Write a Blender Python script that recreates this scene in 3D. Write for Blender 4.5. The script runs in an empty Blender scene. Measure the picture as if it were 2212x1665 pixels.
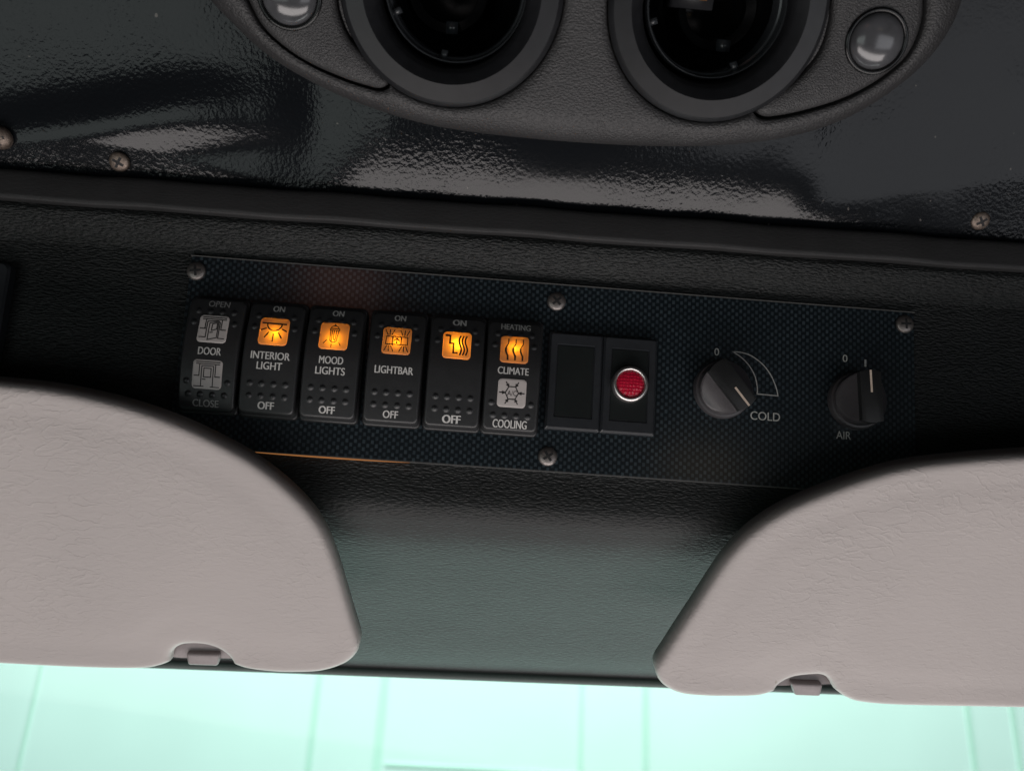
import bpy, bmesh, math, random
import numpy as np
from mathutils import Vector, Matrix
from mathutils.geometry import delaunay_2d_cdt

random.seed(7)
S = bpy.context.scene
COL = S.collection
MM = 0.001

# ------------------------------------------------------------------ camera
CAM = np.array([-0.03514425, -0.3531064, -0.06499135])
RIGHT = np.array([0.9962042, -0.0592828, 0.06373962])
UP = np.array([-0.07264989, -0.1628888, 0.98396607])
FWD = np.array([0.04794979, 0.98486181, 0.1665774])
F, CX, CY = 1840.69, 1106.0, 832.5
cd = bpy.data.cameras.new('camera')
cam = bpy.data.objects.new('camera', cd)
COL.objects.link(cam)
cam.matrix_world = Matrix(((RIGHT[0], UP[0], -FWD[0], CAM[0]), (RIGHT[1], UP[1], -FWD[1], CAM[1]),
                           (RIGHT[2], UP[2], -FWD[2], CAM[2]), (0, 0, 0, 1)))
cd.sensor_fit = 'HORIZONTAL'
cd.sensor_width = 36.0
cd.lens = 36.0 * F / (2 * CX)
cd.clip_start = 0.01
cd.clip_end = 60
cd.dof.use_dof = True
cd.dof.focus_distance = 0.355
cd.dof.aperture_fstop = cd.lens / 3.0          # pupil about 3 mm, a phone's
S.camera = cam

# ------------------------------------------------------------------ light
W = bpy.data.worlds.new('World')
S.world = W
W.use_nodes = True
bg = W.node_tree.nodes['Background']
bg.inputs[0].default_value = (0.80, 0.86, 0.90, 1)
bg.inputs[1].default_value = 0.008
S.view_settings.view_transform = 'Standard'
S.view_settings.look = 'None'
S.view_settings.exposure = 0
S.view_settings.gamma = 1
S.cycles.use_denoising = True
S.cycles.max_bounces = 8
S.cycles.transparent_max_bounces = 12


def area_lamp(name, loc, target, sx, sy, power, color, spread=180):
    ld = bpy.data.lights.new(name, 'AREA')
    ld.shape = 'RECTANGLE'
    ld.size, ld.size_y = sx, sy
    ld.energy = power
    ld.color = color
    ld.spread = math.radians(spread)
    o = bpy.data.objects.new(name, ld)
    COL.objects.link(o)
    o.location = loc
    o.rotation_euler = (Vector(target) - Vector(loc)).to_track_quat('-Z', 'Y').to_euler()
    return o


area_lamp('low_window_light', (0.05, -0.50, -1.10), (0.0, -0.02, 0.0), 2.1, 0.50, 17.5, (1.0, 0.93, 0.91))
area_lamp('side_window_light_right', (1.13, -1.25, -0.68), (1.03, 0, -0.03), 1.42, 0.74, 4.9, (0.93, 0.95, 1.0))
area_lamp('side_window_light_left', (-1.05, -1.20, -0.64), (-0.95, 0, -0.02), 1.3, 0.56, 3.4, (0.90, 1.0, 0.97))
area_lamp('windshield_daylight', (0.05, 0.40, -0.66), (0, 0.05, -0.1), 1.4, 0.36, 6.2, (0.96, 1.0, 0.99))
area_lamp('added_reflection_warm', (-0.225, -0.80, 0.265), (-0.085, 0, 0.033), 0.10, 0.075, 0.024, (1.0, 0.42, 0.30))  # unseen source added so the panel shows a reddish reflection patch
area_lamp('added_reflection_tan', (0.285, -0.80, 0.035), (0.068, 0, -0.032), 0.10, 0.05, 0.010, (1.0, 0.72, 0.42))  # unseen source added for a tan reflection streak on the panel
area_lamp('outdoor_daylight', (0.0, 1.6, 2.2), (0, 3.4, -0.9), 5.0, 1.5, 315.0, (1.0, 1.0, 1.0))


# ------------------------------------------------------------------ helpers
def hit(u, v, p0=(0, 0, 0), n=(0, -1, 0)):
    """point of the picture taken to a plane of the place"""
    d = FWD + RIGHT * ((u - CX) / F) - UP * ((v - CY) / F)
    n = np.array(n, float)
    k = np.dot(np.array(p0, float) - CAM, n) / np.dot(d, n)
    return CAM + k * d


def obj(name, me, mat=None, parent=None, smooth=True):
    if isinstance(me, bmesh.types.BMesh):
        b = me
        bmesh.ops.recalc_face_normals(b, faces=b.faces)
        me = bpy.data.meshes.new(name)
        b.to_mesh(me)
        b.free()
    o = bpy.data.objects.new(name, me)
    COL.objects.link(o)
    if mat:
        me.materials.append(mat)
    if smooth:
        me.polygons.foreach_set('use_smooth', [True] * len(me.polygons))
    if parent:
        o.parent = parent
    return o


def sharp(o, deg=35):
    me = o.data
    try:
        me.set_sharp_from_angle(angle=math.radians(deg))
    except Exception:
        pass
    return o


def mesh(name, v, f, mat=None, parent=None, smooth=True):
    me = bpy.data.meshes.new(name)
    me.from_pydata([tuple(map(float, p)) for p in v], [], [tuple(map(int, q)) for q in f])
    me.update()
    return obj(name, me, mat, parent, smooth)


def thing(name, label, cat, loc=(0, 0, 0), group=None):
    o = bpy.data.objects.new(name, None)
    COL.objects.link(o)
    o.empty_display_size = 0.01
    o.location = loc
    tag(o, label, cat, group)
    return o


def tag(o, label, cat, group=None):
    o['label'] = label
    o['category'] = cat
    if group:
        o['group'] = group
    return o


def empty(name, parent, loc=(0, 0, 0)):
    o = bpy.data.objects.new(name, None)
    COL.objects.link(o)
    o.empty_display_size = 0.005
    o.location = loc
    o.parent = parent
    return o


def add_grid(bm, rows, close_u=False):
    """rows: list of lists of points; quads between neighbouring rows"""
    vv = [[bm.verts.new(p) for p in r] for r in rows]
    for a, b in zip(vv[:-1], vv[1:]):
        n = len(a)
        for i in range(n if close_u else n - 1):
            j = (i + 1) % n
            bm.faces.new((a[i], a[j], b[j], b[i]))
    return vv


def rrect(w, h, r, seg=6):
    pts = []
    for cx, cy, a0 in ((w / 2 - r, h / 2 - r, 0), (-w / 2 + r, h / 2 - r, 90), (-w / 2 + r, -h / 2 + r, 180), (w / 2 - r, -h / 2 + r, 270)):
        for k in range(seg + 1):
            a = math.radians(a0 + 90 * k / seg)
            pts.append((cx + r * math.cos(a), cy + r * math.sin(a)))
    return pts


def slab(bm, w, h, r, y0, y1, bev=0.0006, c=(0, 0)):
    """rounded rectangle slab in the xz plane from y0 (back) to y1 (front, y1 < y0)"""
    rows = []
    for ins, y in ((0, y0), (0, y1 + bev), (bev * 0.3, y1 + bev * 0.3), (bev, y1)):
        rows.append([(c[0] + x, y, c[1] + z) for x, z in rrect(w - 2 * ins, h - 2 * ins, max(r - ins, 1e-4))])
    vv = add_grid(bm, rows, True)
    bm.faces.new(vv[-1])
    bm.faces.new(vv[0])


def frame_slab(bm, w, h, wi, hi, r, ri, y0, y1, depth, bev=0.0007):
    """rectangular frame with a sunken middle"""
    rows = []
    for ww, hh, rr, y in ((w, h, r, y0), (w, h, r, y1 + bev * 1.6), (w - 2.6 * bev, h - 2.6 * bev, r, y1), (wi, hi, ri, y1), (wi - 0.0003, hi - 0.0003, ri, y1 + depth)):
        rows.append([(x, y, z) for x, z in rrect(ww, hh, rr)])
    vv = add_grid(bm, rows, True)
    bm.faces.new(vv[-1])
    bm.faces.new(vv[0])


def lathe(bm, prof, seg=64, c=(0, 0), cap0=False, cap1=True):
    """prof: (radius, y) revolved about the y axis"""
    rows = []
    for r, y in prof:
        rows.append([(c[0] + r * math.cos(2 * math.pi * k / seg), y, c[1] + r * math.sin(2 * math.pi * k / seg)) for k in range(seg)])
    vv = add_grid(bm, rows, True)
    if cap1:
        bm.faces.new(vv[-1])
    if cap0:
        bm.faces.new(vv[0])


def box(bm, x0, x1, y0, y1, z0, z1):
    v = [bm.verts.new(p) for p in ((x0, y0, z0), (x1, y0, z0), (x1, y1, z0), (x0, y1, z0), (x0, y0, z1), (x1, y0, z1), (x1, y1, z1), (x0, y1, z1))]
    for q in ((0, 3, 2, 1), (4, 5, 6, 7), (0, 1, 5, 4), (1, 2, 6, 5), (2, 3, 7, 6), (3, 0, 4, 7)):
        bm.faces.new([v[i] for i in q])


def bev(bm, w=0.0005, seg=2):
    bmesh.ops.bevel(bm, geom=[e for e in bm.edges if len(e.link_faces) == 2 and e.calc_face_angle(0) > 0.6], offset=w, segments=seg, profile=0.5, affect='EDGES')


def smooth_line(pts, n=14, closed=False):
    """Catmull-Rom through the points"""
    P = [np.array(p, float) for p in pts]
    out = []
    m = len(P)
    for i in range(m if closed else m - 1):
        p0 = P[(i - 1) % m] if closed or i > 0 else P[0]
        p1, p2 = P[i], P[(i + 1) % m]
        p3 = P[(i + 2) % m] if closed or i + 2 < m else P[-1]
        for k in range(n):
            t = k / n
            out.append(0.5 * ((2 * p1) + (-p0 + p2) * t + (2 * p0 - 5 * p1 + 4 * p2 - p3) * t * t + (-p0 + 3 * p1 - 3 * p2 + p3) * t ** 3))
    if not closed:
        out.append(P[-1])
    return [tuple(p) for p in out]


def seg_dist(pts, loop):
    pts = np.asarray(pts, float)
    a = np.asarray(loop, float)
    b = np.roll(a, -1, 0)
    ab = b - a
    L = np.maximum((ab ** 2).sum(1), 1e-18)
    best = np.full(len(pts), 1e9)
    for i in range(0, len(pts), 2000):
        p = pts[i:i + 2000]
        t = np.clip(((p[:, None] - a) * ab).sum(2) / L, 0, 1)
        d = np.sqrt(((p[:, None] - (a + t[..., None] * ab)) ** 2).sum(2))
        best[i:i + 2000] = d.min(1)
    return best


def inside(pts, loop):
    pts = np.asarray(pts, float)
    a = np.asarray(loop, float)
    b = np.roll(a, -1, 0)
    res = np.zeros(len(pts), bool)
    for (x1, y1), (x2, y2) in zip(a, b):
        if y1 == y2:
            continue
        c = ((y1 > pts[:, 1]) != (y2 > pts[:, 1])) & (pts[:, 0] < (x2 - x1) * (pts[:, 1] - y1) / (y2 - y1) + x1)
        res ^= c
    return res


def cushion(loops, step, rings=()):
    """triangulated sheet inside loops[0] and outside the other loops; returns points, triangles, distance to outline"""
    outer = np.array(loops[0])
    lo, hi = outer.min(0), outer.max(0)
    gx, gy = np.meshgrid(np.arange(lo[0], hi[0], step), np.arange(lo[1], hi[1], step))
    gx[1::2] += step / 2
    g = np.stack([gx.ravel(), gy.ravel()], 1)
    ok = inside(g, outer)
    for h in loops[1:]:
        ok &= ~inside(g, h)
    g = g[ok]
    allseg = np.ones(len(g)) * 1e9
    for l in loops:
        allseg = np.minimum(allseg, seg_dist(g, l))
    far = (max(rings) + step * 0.5) if rings else step * 0.45
    g = g[allseg > far]
    pts = [tuple(p) for l in loops for p in l]
    edges, k = [], 0
    for l in loops:
        n = len(l)
        edges += [(k + i, k + (i + 1) % n) for i in range(n)]
        k += n
    extra = []
    for r in rings:                                   # rows parallel to the outline keep the rounded edge smooth
        for li, l in enumerate(loops):
            a = np.array(l)
            t = np.roll(a, -1, 0) - np.roll(a, 1, 0)
            t /= np.maximum(np.linalg.norm(t, axis=1, keepdims=True), 1e-12)
            area = np.sum(a[:, 0] * np.roll(a[:, 1], -1) - np.roll(a[:, 0], -1) * a[:, 1])
            nrm = np.stack([-t[:, 1], t[:, 0]], 1) * (1 if area > 0 else -1) * (1 if li == 0 else -1)
            q = a + nrm * r
            m = np.ones(len(q)) * 1e9
            for l2 in loops:
                m = np.minimum(m, seg_dist(q, l2))
            extra += [tuple(p) for p in q[m > r * 0.93]]
    allp = pts + extra + [tuple(p) for p in g]
    V, _, Fc, _, _, _ = delaunay_2d_cdt([Vector(p) for p in allp], edges, [], 0, 1e-7)
    V = np.array([tuple(p) for p in V])
    T = np.array([tuple(f) for f in Fc])
    cen = V[T].mean(1)
    ok = inside(cen, outer)
    for h in loops[1:]:
        ok &= ~inside(cen, h)
    T = T[ok]
    return V, T


def boundary(T):
    cnt = {}
    for a, b, c in T:
        for e in ((a, b), (b, c), (c, a)):
            cnt[e] = 1
    return [e for e in cnt if (e[1], e[0]) not in cnt]


_tmp = None


def text_mesh(s, width, cap, bold=0.012, spacing=1.0):
    """letters as flat triangles: width and capital height in metres, centred on the origin"""
    cu = bpy.data.curves.new('tmp_text', 'FONT')
    cu.body = s
    cu.size = 1
    cu.align_x = 'CENTER'
    cu.offset = bold
    cu.space_character = spacing
    cu.resolution_u = 6
    o = bpy.data.objects.new('tmp_text', cu)
    COL.objects.link(o)
    dg = bpy.context.evaluated_depsgraph_get()
    me = bpy.data.meshes.new_from_object(o.evaluated_get(dg))
    v = np.array([tuple(p.co) for p in me.vertices])
    f = [tuple(p.vertices) for p in me.polygons]
    bpy.data.objects.remove(o)
    bpy.data.curves.remove(cu)
    bpy.data.meshes.remove(me)
    lo, hi = v.min(0), v.max(0)
    v2 = np.zeros((len(v), 2))
    v2[:, 0] = (v[:, 0] - (lo[0] + hi[0]) / 2) / (hi[0] - lo[0]) * width
    v2[:, 1] = (v[:, 1] - (lo[1] + hi[1]) / 2) / (hi[1] - lo[1]) * cap
    return v2, f


def lettering(parent, s, x, z, width, cap, mat, surf, proud=0.00006, bold=0.012, name='lettering'):
    """printed capitals following the surface; thickened by a second pass a hair to the side and above"""
    v, f = text_mesh(s, width, cap, 0.0)
    P, Q = [], []
    passes = ((-1, 0), (0, 1), (1, 2)) if bold else ((0, 0),)
    for dx, lev in passes:
        k = len(P)
        for a, b in v:
            px, pz = x + a + dx * bold * cap * 2.2, z + b
            P.append((px, surf(px, pz) - proud - lev * 0.000012, pz))
        Q += [tuple(i + k for i in q) for q in f]
    return mesh(name, P, Q, mat, parent, smooth=False)


def strokes(name, lines, w, mat, parent, surf, proud=0.00006):
    """flat ribbons along polylines lying on the surface"""
    V, Fc = [], []
    for ln in lines:
        ww = w
        if isinstance(ln, dict):
            ww, ln = ln['w'], ln['p']
        P = [np.array(ln[0], float)]
        for q in ln[1:]:
            a_, q = P[-1], np.array(q, float)
            m_ = max(1, int(math.ceil(np.linalg.norm(q - a_) / 0.0006)))
            P += [a_ + (q - a_) * (k_ + 1) / m_ for k_ in range(m_)]
        P = np.array(P)
        n = len(P)
        closed = np.allclose(P[0], P[-1]) and n > 3
        d = np.diff(P, axis=0)
        d /= np.maximum(np.linalg.norm(d, axis=1, keepdims=True), 1e-12)
        nn = np.stack([-d[:, 1], d[:, 0]], 1)
        k = len(V)
        for i in range(n):
            if closed and i in (0, n - 1):
                a, b = nn[-1], nn[0]
            else:
                a, b = nn[max(i - 1, 0)], nn[min(i, n - 2)]
            m = a + b
            m = m / max(np.dot(m, a), 0.35)
            ext = np.zeros(2)
            if not closed:
                if i == 0:
                    ext = -d[0] * ww * 0.3
                if i == n - 1:
                    ext = d[-1] * ww * 0.3
            for sgn in (1, -1):
                q = P[i] + m * sgn * ww / 2 + ext
                V.append((q[0], surf(q[0], q[1]) - proud, q[1]))
        for i in range(n - 1):
            Fc.append((k + 2 * i, k + 2 * i + 1, k + 2 * i + 3, k + 2 * i + 2))
    return mesh(name, V, Fc, mat, parent, smooth=False)


# ------------------------------------------------------------------ materials
def new_mat(name):
    m = bpy.data.materials.new(name)
    m.use_nodes = True
    nt = m.node_tree
    return m, nt, nt.nodes['Principled BSDF'], nt.nodes['Material Output']


def setp(p, **k):
    for key, v in k.items():
        key = key.replace('_', ' ')
        if key in p.inputs:
            if key == 'Base Color' and len(v) == 3:
                v = (*v, 1)
            p.inputs[key].default_value = v


def N(nt, t, **k):
    n = nt.nodes.new(t)
    for a, v in k.items():
        if a in n.inputs:
            n.inputs[a].default_value = v
        else:
            setattr(n, a, v)
    return n


def coords(nt, scale=(1, 1, 1), rot=(0, 0, 0)):
    tc = N(nt, 'ShaderNodeTexCoord')
    mp = N(nt, 'ShaderNodeMapping')
    mp.inputs['Scale'].default_value = scale
    mp.inputs['Rotation'].default_value = rot
    nt.links.new(tc.outputs['Object'], mp.inputs['Vector'])
    return mp.outputs['Vector']


def ramp(nt, src, a, b, c0=(0, 0, 0, 1), c1=(1, 1, 1, 1)):
    r = N(nt, 'ShaderNodeValToRGB')
    r.color_ramp.elements[0].position = a
    r.color_ramp.elements[1].position = b
    r.color_ramp.elements[0].color = c0
    r.color_ramp.elements[1].color = c1
    nt.links.new(src, r.inputs['Fac'])
    return r.outputs['Color']


def add_bump(nt, p, heights):
    """heights: list of (socket, distance in metres)"""
    prev = None
    for sck, dist in heights:
        b = N(nt, 'ShaderNodeBump')
        b.inputs['Strength'].default_value = 1.0
        b.inputs['Distance'].default_value = dist
        nt.links.new(sck, b.inputs['Height'])
        if prev:
            nt.links.new(prev, b.inputs['Normal'])
        prev = b.outputs['Normal']
    nt.links.new(prev, p.inputs['Normal'])


def plain(name, col, rough=0.5, metal=0.0, spec=0.5, wear=0.12, scale=600, bump=0.0):
    """a smooth plastic or metal with faint uneven colour and gloss"""
    m, nt, p, o = new_mat(name)
    setp(p, Base_Color=col, Roughness=rough, Metallic=metal, Specular_IOR_Level=spec)
    v = coords(nt)
    n1 = N(nt, 'ShaderNodeTexNoise', Scale=scale, Detail=4.0)
    nt.links.new(v, n1.inputs['Vector'])
    lo = tuple(c * (1 - wear) for c in col) + (1,)
    hi = tuple(min(1, c * (1 + wear)) for c in col) + (1,)
    nt.links.new(ramp(nt, n1.outputs['Fac'], 0.3, 0.7, lo, hi), p.inputs['Base Color'])
    n2 = N(nt, 'ShaderNodeTexNoise', Scale=scale * 0.15, Detail=5.0)
    nt.links.new(v, n2.inputs['Vector'])
    mr = N(nt, 'ShaderNodeMapRange')
    mr.inputs['To Min'].default_value = max(0.02, rough - 0.08)
    mr.inputs['To Max'].default_value = min(1, rough + 0.08)
    nt.links.new(n2.outputs['Fac'], mr.inputs['Value'])
    nt.links.new(mr.outputs['Result'], p.inputs['Roughness'])
    if bump:
        add_bump(nt, p, [(n1.outputs['Fac'], bump)])
    return m


def leather(name, col, rough, cell, stretch, depth, fold=0.0, spec=0.5, col_var=0.15, rot=0, fade=None):
    """grained vinyl: cells of about `cell` metres, stretched along x by `stretch`"""
    m, nt, p, o = new_mat(name)
    setp(p, Base_Color=col, Roughness=rough, Specular_IOR_Level=spec)
    k = 1.0 / cell
    base = coords(nt, (k / stretch, k, k), (0, rot, 0))
    warp = N(nt, 'ShaderNodeTexNoise', Scale=0.55, Detail=3.0)
    nt.links.new(base, warp.inputs['Vector'])
    mx = N(nt, 'ShaderNodeVectorMath', operation='MULTIPLY_ADD')
    nt.links.new(warp.outputs['Color'], mx.inputs[0])
    mx.inputs[1].default_value = (1.4, 1.4, 1.4)
    nt.links.new(base, mx.inputs[2])
    vo = N(nt, 'ShaderNodeTexVoronoi', Scale=1.0, feature='SMOOTH_F1')
    if 'Smoothness' in vo.inputs:
        vo.inputs['Smoothness'].default_value = 0.6
    nt.links.new(mx.outputs[0], vo.inputs['Vector'])
    hgt = ramp(nt, vo.outputs['Distance'], 0.1, 0.75, (1, 1, 1, 1), (0, 0, 0, 1))
    nf = N(nt, 'ShaderNodeTexNoise', Scale=2.2, Detail=3.0)
    nt.links.new(base, nf.inputs['Vector'])
    hs = [(hgt, depth), (nf.outputs['Fac'], depth * 0.7)]
    if fade:                                       # the grain is stretched flatter beyond a height
        sp_ = N(nt, 'ShaderNodeSeparateXYZ')
        nt.links.new(coords(nt), sp_.inputs[0])
        fm = N(nt, 'ShaderNodeMapRange')
        fm.inputs['From Min'].default_value, fm.inputs['From Max'].default_value = fade[0], fade[1]
        fm.inputs['To Min'].default_value, fm.inputs['To Max'].default_value = fade[2], 1.0
        nt.links.new(sp_.outputs['Z'], fm.inputs['Value'])
        h2 = []
        for sck, dd in hs:
            mm = N(nt, 'ShaderNodeMath', operation='MULTIPLY')
            nt.links.new(sck, mm.inputs[0])
            nt.links.new(fm.outputs['Result'], mm.inputs[1])
            h2.append((mm.outputs[0], dd))
        hs = h2
    obj_v = coords(nt)
    big = N(nt, 'ShaderNodeTexNoise', Scale=45.0, Detail=3.0)
    nt.links.new(obj_v, big.inputs['Vector'])
    if fold:
        hs.append((big.outputs['Fac'], fold))
    add_bump(nt, p, hs)
    lo = tuple(c * (1 - col_var) for c in col) + (1,)
    hi = tuple(min(1, c * (1 + col_var)) for c in col) + (1,)
    nt.links.new(ramp(nt, big.outputs['Fac'], 0.3, 0.7, lo, hi), p.inputs['Base Color'])
    mr = N(nt, 'ShaderNodeMapRange')
    mr.inputs['To Min'].default_value = max(rough - 0.09, 0.03)
    mr.inputs['To Max'].default_value = min(rough + 0.09, 1)
    nt.links.new(nf.outputs['Fac'], mr.inputs['Value'])
    nt.links.new(mr.outputs['Result'], p.inputs['Roughness'])
    return m


def gloss_material():
    m, nt, p, o = new_mat('glossy black moulded sheet')
    setp(p, Base_Color=(0.006, 0.007, 0.0085), Roughness=0.14, Specular_IOR_Level=0.23)
    v = coords(nt)
    n1 = N(nt, 'ShaderNodeTexNoise', Scale=620.0, Detail=2.0, Roughness=0.45)
    nt.links.new(v, n1.inputs['Vector'])
    patch = N(nt, 'ShaderNodeTexNoise', Scale=16.0, Detail=2.0)
    nt.links.new(v, patch.inputs['Vector'])
    pm = ramp(nt, patch.outputs['Fac'], 0.36, 0.62, (0.18, 0.18, 0.18, 1), (1, 1, 1, 1))
    mul = N(nt, 'ShaderNodeMath', operation='MULTIPLY')
    nt.links.new(n1.outputs['Fac'], mul.inputs[0])
    nt.links.new(pm, mul.inputs[1])
    n3 = N(nt, 'ShaderNodeTexNoise', Scale=28.0, Detail=1.0)
    nt.links.new(v, n3.inputs['Vector'])
    add_bump(nt, p, [(mul.outputs[0], 0.00024), (n3.outputs['Fac'], 0.0007)])
    sp = N(nt, 'ShaderNodeTexNoise', Scale=420.0, Detail=0.0)          # dust specks
    nt.links.new(v, sp.inputs['Vector'])
    nt.links.new(ramp(nt, sp.outputs['Fac'], 0.86, 0.875, (0.006, 0.007, 0.0085, 1), (0.075, 0.07, 0.065, 1)), p.inputs['Base Color'])
    return m


def weave_material():
    m, nt, p, o = new_mat('woven look laminate')
    setp(p, Roughness=0.42, Specular_IOR_Level=0.3, Coat_Weight=0.7, Coat_Roughness=0.16)
    v = coords(nt)
    sx = N(nt, 'ShaderNodeSeparateXYZ')
    nt.links.new(v, sx.inputs[0])

    def mth(op, a, b=None, c=None):
        n = N(nt, 'ShaderNodeMath', operation=op)
        for i, q in enumerate((a, b, c)):
            if q is None:
                continue
            if isinstance(q, (int, float)):
                n.inputs[i].default_value = q
            else:
                nt.links.new(q, n.inputs[i])
        return n.outputs[0]
    u = mth('DIVIDE', sx.outputs['X'], 0.00174)
    w = mth('DIVIDE', sx.outputs['Z'], 0.00154)
    fu, fw = mth('FLOOR', u), mth('FLOOR', w)
    par = mth('FLOORED_MODULO', mth('ADD', fu, fw), 2.0)
    xu = mth('ABSOLUTE', mth('SUBTRACT', mth('FRACT', u), 0.5))
    xw = mth('ABSOLUTE', mth('SUBTRACT', mth('FRACT', w), 0.5))
    bar = mth('MULTIPLY', mth('LESS_THAN', xu, 0.33), mth('LESS_THAN', xw, 0.49))
    lit = mth('MULTIPLY', par, bar)
    # every thread a little different
    wn = N(nt, 'ShaderNodeTexWhiteNoise', noise_dimensions='2D')
    cb = N(nt, 'ShaderNodeCombineXYZ')
    nt.links.new(fu, cb.inputs[0])
    nt.links.new(fw, cb.inputs[1])
    nt.links.new(cb.outputs[0], wn.inputs['Vector'])
    val = mth('MULTIPLY', lit, mth('MULTIPLY_ADD', wn.outputs['Value'], 0.5, 0.6))
    cr = ramp(nt, val, 0.0, 1.0, (0.0022, 0.0052, 0.0076, 1), (0.025, 0.036, 0.043, 1))
    nt.links.new(cr, p.inputs['Base Color'])
    hg = mth('MULTIPLY', par, mth('SUBTRACT', 1.0, mth('MULTIPLY', xu, 1.6)))
    nz = N(nt, 'ShaderNodeTexNoise', Scale=60.0, Detail=3.0)
    nt.links.new(v, nz.inputs['Vector'])
    add_bump(nt, p, [(hg, 0.00004), (nz.outputs['Fac'], 0.00015)])
    return m


def visor_material():
    m, nt, p, o = new_mat('grey creased vinyl')
    setp(p, Roughness=0.55, Specular_IOR_Level=0.35)
    v = coords(nt)
    wr = N(nt, 'ShaderNodeTexNoise', Scale=38.0, Detail=6.0, Roughness=0.68)
    nt.links.new(v, wr.inputs['Vector'])
    ad = N(nt, 'ShaderNodeVectorMath', operation='MULTIPLY_ADD')
    nt.links.new(wr.outputs['Color'], ad.inputs[0])
    ad.inputs[1].default_value = (0.010, 0.010, 0.010)
    nt.links.new(v, ad.inputs[2])
    # creases: thin long ridges where a stretched, warped noise crosses its middle value
    def creases(scale, stretch, rot, sharp_):
        mp = N(nt, 'ShaderNodeMapping')
        mp.inputs['Scale'].default_value = (1, 1, stretch)
        mp.inputs['Rotation'].default_value = (0, rot, 0)
        nt.links.new(ad.outputs[0], mp.inputs['Vector'])
        nz = N(nt, 'ShaderNodeTexNoise', Scale=scale, Detail=1.5, Roughness=0.5)
        nt.links.new(mp.outputs['Vector'], nz.inputs['Vector'])
        sb = N(nt, 'ShaderNodeMath', operation='SUBTRACT')
        nt.links.new(nz.outputs['Fac'], sb.inputs[0])
        sb.inputs[1].default_value = 0.5
        ab = N(nt, 'ShaderNodeMath', operation='ABSOLUTE')
        nt.links.new(sb.outputs[0], ab.inputs[0])
        return ramp(nt, ab.outputs[0], 0.0, sharp_, (1, 1, 1, 1), (0, 0, 0, 1))
    ridge = creases(95.0, 2.2, 0.55, 0.035)
    ridge2 = creases(150.0, 1.8, -0.5, 0.05)
    pa = N(nt, 'ShaderNodeTexNoise', Scale=13.0, Detail=3.0)
    nt.links.new(v, pa.inputs['Vector'])
    pm = ramp(nt, pa.outputs['Fac'], 0.44, 0.66)
    pa2 = N(nt, 'ShaderNodeTexNoise', Scale=21.0, Detail=3.0)
    nt.links.new(coords(nt, (1, 1, 1), (0.3, 0.8, 0.1)), pa2.inputs['Vector'])
    pm2 = ramp(nt, pa2.outputs['Fac'], 0.42, 0.64)

    def mul(a, b):
        n = N(nt, 'ShaderNodeMath', operation='MULTIPLY')
        nt.links.new(a, n.inputs[0])
        nt.links.new(b, n.inputs[1])
        return n.outputs[0]
    fine = N(nt, 'ShaderNodeTexNoise', Scale=420.0, Detail=4.0, Roughness=0.6, Distortion=0.8)
    nt.links.new(coords(nt, (0.55, 1, 1.25)), fine.inputs['Vector'])
    soft = N(nt, 'ShaderNodeTexNoise', Scale=9.0, Detail=2.0)
    nt.links.new(v, soft.inputs['Vector'])
    add_bump(nt, p, [(mul(ridge, pm), 0.000085), (mul(ridge2, pm2), 0.00007), (fine.outputs['Fac'], 0.00015), (soft.outputs['Fac'], 0.0014)])
    col = ramp(nt, soft.outputs['Fac'], 0.3, 0.7, (0.335, 0.306, 0.296, 1), (0.37, 0.336, 0.324, 1))
    sp = N(nt, 'ShaderNodeTexNoise', Scale=85.0, Detail=1.0)
    nt.links.new(v, sp.inputs['Vector'])
    spot = ramp(nt, sp.outputs['Fac'], 0.775, 0.79)
    mixc = N(nt, 'ShaderNodeMix', data_type='RGBA')
    nt.links.new(spot, mixc.inputs['Factor'])
    nt.links.new(col, mixc.inputs[6])
    mixc.inputs[7].default_value = (0.17, 0.16, 0.12, 1)
    nt.links.new(mixc.outputs[2], p.inputs['Base Color'])
    return m


def lens_material():
    m, nt, p, o = new_mat('amber backlit lens')
    nt.nodes.remove(p)
    tr = N(nt, 'ShaderNodeBsdfTranslucent')
    tr.inputs[0].default_value = (1.0, 0.42, 0.02, 1)
    df = N(nt, 'ShaderNodeBsdfPrincipled')
    setp(df, Base_Color=(0.62, 0.30, 0.15), Roughness=0.35)
    mx = N(nt, 'ShaderNodeMixShader')
    mx.inputs[0].default_value = 0.45
    nt.links.new(tr.outputs[0], mx.inputs[1])
    nt.links.new(df.outputs[0], mx.inputs[2])
    nt.links.new(mx.outputs[0], o.inputs['Surface'])
    return m


def glass_material():
    m, nt, p, o = new_mat('green tinted laminated glass')
    nt.nodes.remove(p)
    tr = N(nt, 'ShaderNodeBsdfTransparent')
    tr.inputs[0].default_value = (0.80, 1.0, 0.945, 1)
    gl = N(nt, 'ShaderNodeBsdfGlossy')
    gl.inputs['Roughness'].default_value = 0.02
    mx = N(nt, 'ShaderNodeMixShader')
    mx.inputs[0].default_value = 0.006
    nt.links.new(tr.outputs[0], mx.inputs[1])
    nt.links.new(gl.outputs[0], mx.inputs[2])
    nt.links.new(mx.outputs[0], o.inputs['Surface'])
    return m


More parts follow.
